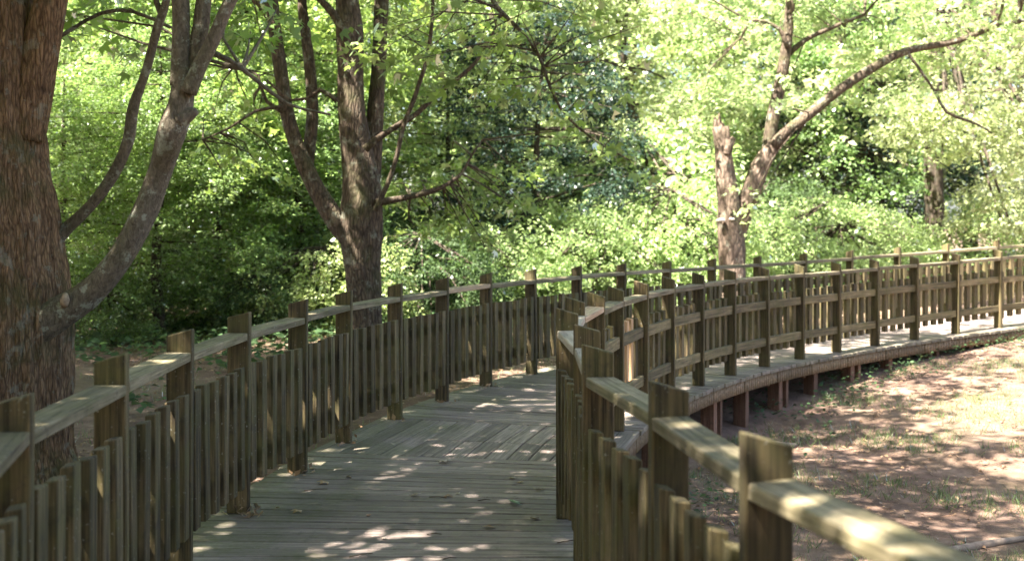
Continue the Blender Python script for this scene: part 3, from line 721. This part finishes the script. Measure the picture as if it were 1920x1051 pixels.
# ------------------------------------------------------------------ woodland behind
def proto_tree(seed, rad, zc, npads, prad, dens, leaf, zmin, trunk_r=.22, shell=.45, tilt=.6):
    rr = random.Random(seed); tb = Tubes()
    top = zc + rad[2] * .8
    m = tb.add([(Vector((0, 0, -.4)), trunk_r * 1.2), (Vector((0, 0, .3)), trunk_r), (Vector((rr.uniform(-.3, .3), rr.uniform(-.3, .3), zc * .5)), trunk_r * .75), (Vector((rr.uniform(-.5, .5), rr.uniform(-.5, .5), zc)), trunk_r * .5), (Vector((0, 0, top)), .03)], ring=12, step=.5, bark=.08, seed=seed)
    pads = ellipsoid_pads((0, 0, zc), rad, npads, prad, seed, shell, zmin)
    twigs_to(tb, m[4:], pads, 3, .03, seed)
    F = [tuple(dict.fromkeys(f)) for f in tb.F]
    tm = bpy.data.meshes.new('trunk'); tm.from_pydata([tuple(v) for v in tb.V], [], F); tm.materials.append(BK_FAR)
    tm.polygons.foreach_set('use_smooth', [True] * len(tm.polygons))
    V, Fc, R = pad_leaves(pads, dens, leaf, SIMPLE, seed + 500, tilt)
    cm = fast_mesh('crown', V, Fc, LF_MID, False, R)
    return tm, cm
PROTO = {
    'broad': [proto_tree(71, (4.6, 4.6, 5.2), 6.2, 170, 1.0, 95, .135, 1.2), proto_tree(72, (4.2, 4.4, 5.6), 6.6, 170, .95, 95, .135, 1.0)],
    'tall': [proto_tree(73, (3.6, 3.6, 6.6), 7.6, 170, .9, 95, .135, 1.0)],
    'dense': [proto_tree(74, (3.0, 3.0, 4.6), 4.6, 210, .62, 120, .13, .3, shell=.75, tilt=.8)],
    'shade': [proto_tree(77, (4.6, 4.6, 4.0), 7.8, 165, 1.0, 62, .17, 4.3, shell=.2)],
    'shrub': [proto_tree(75, (1.7, 1.7, 1.35), .95, 120, .42, 210, .085, .05, .05, .6, .7), proto_tree(76, (2.1, 1.8, 1.1), .75, 120, .45, 200, .085, .05, .05, .6, .7)],
}
def wood_tree(kind, var, px, d, scale, mat, label, cat='tree', group=None, rot=None, sz=1.0, name='woodland_tree'):
    tm, cm = PROTO[kind][var]; x = (px - 960) * d / FPX
    root = empty(name, (x, d, G(x, d) - .02)); root.rotation_euler.z = random.uniform(0, 6.28) if rot is None else rot
    root.scale = (scale, scale, scale * sz); tag(root, label, cat, group)
    t = link('trunk' if kind != 'shrub' else 'stem', tm, root); c = link('crown' if kind != 'shrub' else 'foliage', cm, root); c['kind'] = 'stuff'
    c.material_slots[0].link = 'OBJECT'; c.material_slots[0].material = mat
    return root

FARG = 'tall leafy trees closing the view at the back of the woodland'
FARL = 'tall light green tree in the rear rank that closes the woodland view'
FARD = 'tall deeper green tree in the rear rank that closes the woodland view'
for i, (px, d, s, v) in enumerate([(-80, 40, 1.25, 0), (170, 44, 1.3, 1), (400, 41, 1.2, 0), (620, 46, 1.35, 1), (1010, 50, 1.2, 0), (1180, 44, 1.3, 1), (1400, 48, 1.35, 0), (1600, 43, 1.2, 1), (1820, 47, 1.35, 0), (2020, 42, 1.3, 1)]):
    wood_tree('broad', v, px, d, s, (LF_LIGHT, LF_MID)[i % 3 == 1], FARL if i % 3 != 1 else FARD, group=FARG, sz=1.1)
MIDG = 'leafy trees in the woodland beyond the outer railing'
for (k, v, px, d, s, m, lab) in [
    ('broad', 0, 60, 25, 1.0, LF_LIGHT, 'bright yellow-green tree seen just right of the thick furrowed trunk'),
    ('broad', 1, 330, 27, 1.05, LF_LIGHT, 'bright yellow-green tree seen between the low limbs and the maple stems'),
    ('tall', 0, 560, 23, .95, LF_MID, 'mid green tree whose crown fills the gap left of the maple fork'),
    ('broad', 1, 790, 29, 1.0, LF_LIGHT, 'light green tree right behind the maple, sky showing over its crown'),
    ('dense', 0, 1020, 23.0, .62, LF_HOLLY, 'dark blue-green evergreen behind the sunlit shrubs, deepest toned crown of the wood'),
    ('broad', 0, 1215, 31, 1.0, LF_PALE, 'pale sunlit tree between the dark evergreen and the snapped stem'),
    ('tall', 0, 1475, 35, 1.05, LF_MID, 'mid green tree seen through the fork of the snapped tree'),
    ('dense', 0, 1560, 30, .85, LF_MID, 'dense mid green tree behind the long leaning limb'),
    ('dense', 0, 1640, 31, .8, LF_HOLLY, 'dark shaded evergreen close behind the straight dark trunk'),
    ('broad', 1, 1930, 33, 1.05, LF_PALE, 'pale leafy tree behind the drooping crown at the boardwalk end')]:
    wood_tree(k, v, px, d, s, m, lab, group=MIDG)
def off_tree(x, y, sc, rot, label):  # unseen trees added left of the frame to shade the deck and ground
    wood_tree('shade', 0, 960 + x / y * FPX, y, sc, LF_MAPLE, label, name='unseen_shade_tree', rot=rot)
off_tree(-4.4, 2.1, 1.0, 1.0, 'unseen high-crowned tree added to shade the start of the boardwalk, outside its outer railing')
off_tree(-7.8, 6.4, 1.0, 2.0, 'unseen high-crowned tree added for shade left of the thick furrowed trunk')
off_tree(-9.2, 10.6, 1.0, .4, 'unseen high-crowned tree added for shade left of and beyond the thick furrowed trunk')
for (x, y, k_, lab) in ((-1.8, -5.6, 1, 'unseen low-branched tree added to block sky light close behind the start of the boardwalk'), (6.0, -6.0, 0, 'unseen low-branched tree added to block sky light at the near edge of the clay clearing'), (-6.5, -6.5, 0, 'unseen low-branched tree added to block sky light behind the start of the boardwalk, outside the bend'), (2.0, -9.0, 1, 'unseen low-branched tree added to block sky light across the start of the boardwalk'), (-11.5, -2.0, 0, 'unseen low-branched tree added to block sky light deep in the wood left of the boardwalk start'), (9.0, -8.0, 1, 'unseen low-branched tree added to block sky light behind the clay clearing')):
    wood_tree('broad', k_, 960 + x / y * FPX, y, 1.05, LF_DARK, lab, name='woodland_tree')  # unseen trees added behind the camera to block sky; dark leaves cut bounce
wood_tree('tall', 0, 235, 19.5, .72, LF_MID, 'smaller green tree with low branches between the thick trunk and the maple', group=MIDG)
for (px, d_, sc, mt, lab) in ((120, 16.5, .36, LF_MAPLE, 'sapling beside the thick furrowed trunk'), (300, 17.0, .42, LF_MID, 'sapling under the low limbs, between thick trunk and maple'), (410, 18.5, .46, LF_MAPLE, 'slender sapling left of the maple, over the shaded shrubs'), (560, 19.5, .42, LF_MID, 'sapling close beside the maple fork'), (840, 24, .5, LF_LIGHT, 'sunlit sapling right of the maple trunk')):
    wood_tree('tall', 0, px, d_, sc, mt, 'leafy ' + lab, group='saplings at the edge of the wood', sz=.8, name='sapling')
wood_tree('broad', 0, 455, 20.5, .66, LF_MAPLE, 'small low-branched tree close behind the left stems of the maple', group=MIDG)
SHG = 'shrubs growing along the edge of the wood'
for n, (px, d, s, m, lab) in enumerate([
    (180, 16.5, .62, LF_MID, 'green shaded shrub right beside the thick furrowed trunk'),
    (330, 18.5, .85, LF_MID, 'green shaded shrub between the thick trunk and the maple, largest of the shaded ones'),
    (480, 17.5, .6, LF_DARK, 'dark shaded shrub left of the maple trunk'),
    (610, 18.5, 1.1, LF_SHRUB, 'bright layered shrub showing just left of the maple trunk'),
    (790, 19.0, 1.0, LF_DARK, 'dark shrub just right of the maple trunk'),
    (900, 21.5, 1.15, LF_SHRUB, 'sunlit green shrub behind the new pale handrail board'),
    (1010, 22.5, 1.3, LF_SHRUB, 'sunlit green shrub at the foot of the dark blue-green evergreen'),
    (1130, 21.5, 1.25, LF_SHRUB, 'sunlit pale shrub mound between the evergreen and the snapped tree'),
    (1260, 22.5, 1.5, LF_SHRUB, 'tallest sunlit shrub mound, left of the snapped stem'),
    (1440, 23.5, 1.15, LF_SHRUB, 'low sunlit shrub right of the snapped stem'),
    (1550, 24.5, 1.25, LF_SHRUB, 'low sunlit shrub under the long leaning limb'),
    (1650, 26.0, 1.1, LF_SHRUB, 'low sunlit shrub left of the straight dark trunk'),
    (1860, 29.0, 1.3, LF_SHRUB, 'low sunlit shrub under the pale drooping crown'),
    (1110, 25.5, 1.9, LF_LIGHT, 'high vine-covered mound right of the dark blue-green evergreen'),
    (1195, 27.0, 2.4, LF_SHRUB, 'highest vine-covered mound, between the evergreen and the snapped stem'),
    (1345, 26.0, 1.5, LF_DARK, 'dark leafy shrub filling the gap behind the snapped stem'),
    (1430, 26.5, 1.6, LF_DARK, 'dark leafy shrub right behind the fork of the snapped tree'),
    (905, 25.5, 1.5, LF_LIGHT, 'light green vine-covered mound left of the dark blue-green evergreen'),
    (140, 25.0, 1.7, LF_MID, 'broad green thicket deep behind the thick trunk'),
    (300, 27.0, 1.8, LF_MID, 'broad green thicket deep in the wood under the low limbs'),
    (455, 25.0, 1.6, LF_MID, 'broad green thicket deep behind the left stems of the maple'),
    (600, 27.0, 1.7, LF_MID, 'broad green thicket deep behind the maple trunk'),
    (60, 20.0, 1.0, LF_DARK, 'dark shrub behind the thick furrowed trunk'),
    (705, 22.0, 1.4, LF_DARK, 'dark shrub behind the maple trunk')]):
    wood_tree('shrub', n % 2, px, d, s * .74, m, lab, 'shrub', SHG, name='shrub')

# ------------------------------------------------------------------ ground cover, litter, small things
def grass():
    rng = np.random.default_rng(5); C = []; rr = random.Random(5)
    for _ in range(18000):
        x = rr.uniform(0.9, 9.5); y = rr.uniform(3.2, 15.5)
        r = math.hypot(y - CD, CX - x)
        if r > R_IN - .05 or abs(x / y) > .5: continue
        v = noise.noise((x * .9, y * .9, 3.1)) + .6 * noise.noise((x * 2.6, y * 2.6, 9.1))
        if v < .05 + rr.uniform(-.15, .4): continue
        z = G(x, y)
        for _ in range(rr.randint(4, 9)): C.append((x + rr.gauss(0, .03), y + rr.gauss(0, .03), z))
    for _ in range(5000):
        x = rr.uniform(-6.5, 9); y = rr.uniform(4, 22); r = math.hypot(y - CD, CX - x)
        if r < R_OUT + .03 or abs(x / y) > .5: continue
        v = noise.noise((x * .8, y * .8, 13.1))
        if v < .0 + rr.uniform(-.2, .2): continue
        z = G(x, y)
        for _ in range(rr.randint(3, 6)): C.append((x + rr.gauss(0, .04), y + rr.gauss(0, .04), z))
    C = np.array(C); n = len(C)
    T = np.stack([rng.normal(0, .5, n), rng.normal(0, .5, n), np.ones(n)], 1); Nn = rng.normal(0, 1, (n, 3)); Nn[:, 2] *= .2
    V, F = leaves_arrays(C, T, Nn, rng.uniform(.03, .10, n), (BLADE[0], np.array([(0, 1, 2, 3)])), rng)
    k = len(BLADE[0]); V2 = V; tri = (np.array([3, 2, 4]) + (np.arange(n) * k)[:, None])
    me = bpy.data.meshes.new('grass')
    Fq = F.tolist() + tri.tolist(); me.from_pydata(V2.tolist(), [], Fq)
    a = me.attributes.new('rnd', 'FLOAT', 'POINT'); a.data.foreach_set('value', np.repeat(rng.uniform(0, 1, n), k).astype(np.float32))
    me.materials.append(LF_GRASS); o = link('grass', me); tag(o, 'thin tufts of grass growing out of the bare clay', 'grass', kind='stuff')
grass()

def scatter_leaves(name, label, cat, mat, pts, size, seed, tilt=.35, shape=SIMPLE, up=.02):
    rng = np.random.default_rng(seed); C = np.array(pts); n = len(C); C[:, 2] += up
    a = rng.uniform(0, 6.28, n); T = np.stack([np.cos(a), np.sin(a), rng.normal(0, .2, n)], 1)
    Nn = np.stack([rng.normal(0, tilt, n), rng.normal(0, tilt, n), np.ones(n)], 1)
    V, F = leaves_arrays(C, T, Nn, size * rng.uniform(.5, 1.3, n), shape, rng)
    o = link(name, fast_mesh(name, V, F, mat, False, np.repeat(rng.uniform(0, 1, n), len(shape[0])))); tag(o, label, cat, kind='stuff')
rr = random.Random(9); pts = []
for _ in range(24000):
    x = rr.uniform(-7, 9.5); y = rr.uniform(3, 20); r = math.hypot(y - CD, CX - x)
    if R_IN - .05 < r < R_OUT + .05 or abs(x / y) > .52: continue
    if noise.noise((x, y, 1.7)) < -.15: continue
    pts.append((x, y, G(x, y)))
scatter_leaves('leaf_litter', 'dry brown leaves and chips strewn over the clay', 'leaf litter', M_LITTER, pts, .042, 10)
STRAW = (np.array([(0, -.02, 0), (.5, -.03, .02), (1, 0, 0), (.5, .02, .02)], dtype=np.float32), np.array([(0, 1, 2, 3)]))
scatter_leaves('needle_litter', 'thin twigs and dry stalks scattered over the clay', 'twigs', M_LITTER, [p for p in pts if p[0] > 0][:7000], .12, 14, .15, STRAW, .008)
pts = []
for _ in range(3600):
    t = rr.uniform(.05, 1.1); r = R_IN + rr.gauss(-.05, .38)
    if r > R_IN + .9: continue
    if noise.noise((t * 9, r * 1.3, 2.2)) < -.05: continue
    p = polar(r, t); pts.append((p.x, p.y, G(p.x, p.y) + rr.uniform(0, .13)))
scatter_leaves('ground_cover', 'dark ivy creeping out from under the boardwalk', 'ivy', LF_IVY, pts, .055, 11, .6)

pts = []  # dark leaf layer added to darken the left wood floor, standing in for shade
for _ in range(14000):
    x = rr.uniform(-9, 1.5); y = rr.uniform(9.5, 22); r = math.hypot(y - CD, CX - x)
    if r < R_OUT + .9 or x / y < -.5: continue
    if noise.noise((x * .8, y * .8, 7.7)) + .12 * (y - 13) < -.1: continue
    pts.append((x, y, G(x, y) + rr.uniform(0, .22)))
scatter_leaves('ground_cover', 'dark green undergrowth added to darken the wood floor beyond the outer railing, in place of shade', 'undergrowth', LF_IVY, pts, .12, 12, .6)

def leaf_obj(name, mat, loc, size, seed, label, group):
    r_ = np.random.default_rng(seed); a = r_.uniform(0, 6.28); rng = r_
    V, F = leaves_arrays(np.zeros((1, 3)), np.array([[math.cos(a), math.sin(a), r_.normal(0, .06)]]), np.array([[r_.normal(0, .12), r_.normal(0, .12), 1]]), np.array([size]), MAPLE if seed % 2 else SIMPLE, r_)
    V = V * np.array([1, 1, 1]); V[:, 2] -= V[:, 2].min()
    me = fast_mesh(name, V, F, mat, False, np.full(len(V), r_.uniform(0, 1)))
    o = link(name, me); o.location = loc; tag(o, label, 'leaf', group); 
    sm = o.modifiers.new('thick', 'SOLIDIFY'); sm.thickness = .0015
    return o
def deck_pt(px, py):
    d = HCAM * FPX / (py - HOR); return Vector(((px - 960) * d / FPX, d, .004))
leaf_obj('fallen_leaf', M_GREENLEAF, deck_pt(958, 946), .085, 3, 'fresh green fallen leaf lying on the grey deck boards', None)
for i, (px, py) in enumerate([(737, 834), (833, 865), (725, 1012), (560, 958), (862, 927), (1000, 975), (790, 930), (610, 905), (650, 893), (955, 897), (690, 968), (835, 930), (580, 880), (980, 905), (905, 990), (1015, 920)]):
    leaf_obj('fallen_leaf', M_PALELEAF if i in (0, 1, 2, 4, 6) else M_LITTER, deck_pt(px, py), random.uniform(.04, .085), 20 + i,
             'pale bleached leaf lying on the deck boards' if i in (0, 1, 2, 4, 6) else 'small brown dry leaf lying on the deck boards',
             'bleached leaves on the deck' if i in (0, 1, 2, 4, 6) else 'brown leaves on the deck')
for i, (px, py) in enumerate([(800, 1003), (895, 940), (805, 933), (570, 921), (1045, 1019), (655, 1046), (830, 1050)]):
    tb = Tubes(); p = deck_pt(px, py) + Vector((0, 0, .003)); a = random.uniform(-.6, .6); ln = random.uniform(.06, .14)
    q = p + Vector((math.cos(a) * ln, math.sin(a) * ln, .002)); tb.add([(p, .003), ((p + q) / 2 + Vector((.005, .012, .002)), .003), (q, .002)], ring=5, step=.03, bark=0)
    o = tb.build('twig', M_TWIG, None, p); o.location = p; tag(o, 'thin dark twig lying across the deck boards', 'twig', 'twigs on the deck')
# litter heaped against railing feet
for i in (3, 4, 5, 6, 7, 8):
    t = PHO + DTH * i; pts = []
    for _ in range(26 if i == 3 else 9):
        p = polar(RO - .09 + random.gauss(0, .04), t + random.gauss(-.003, .0055)); pts.append((p.x, p.y, random.uniform(0, .03)))
    C = np.array(pts); ctr = C.mean(0); rng = np.random.default_rng(60 + i); n = len(C)
    V, F = leaves_arrays(C, rng.normal(0, 1, (n, 3)), np.stack([rng.normal(0, .5, n), rng.normal(0, .5, n), np.ones(n)], 1), rng.uniform(.03, .07, n), SIMPLE, rng)
    V[:, 2] = np.maximum(V[:, 2], .003)
    o = link('leaf_heap', fast_mesh('leaf_heap', V - ctr, F, M_LITTER, False, np.repeat(rng.uniform(0, 1, n), 4))); o.location = ctr
    tag(o, 'drift of brown leaves caught at the foot of a railing post', 'leaves', 'leaf drifts at the railing posts', 'stuff')

def stick(a, b, r, label):
    tb = Tubes(); a = Vector((a[0], a[1], G(*a) + r * .5)); b = Vector((b[0], b[1], G(*b) + r * .4)); m = (a + b) / 2; m.z = G(m.x, m.y) + r * .6; m.y += .06
    tb.add([(a, r), (m, r * .95), (b, r * .5)], ring=9, step=.08, bark=.1, lump=.3)
    o = tb.build('fallen_branch', M_STICK, None, a); o.location = a; tag(o, label, 'branch')
stick((2.15, 11.0), (2.75, 11.35), .045, 'short pale fallen log lying by the boardwalk supports')
stick((2.3, 7.4), (3.9, 8.2), .03, 'long thin fallen branch lying on the sunlit clay')
stick((1.55, 6.6), (1.85, 6.55), .02, 'short dark stick on the clay below the railing')
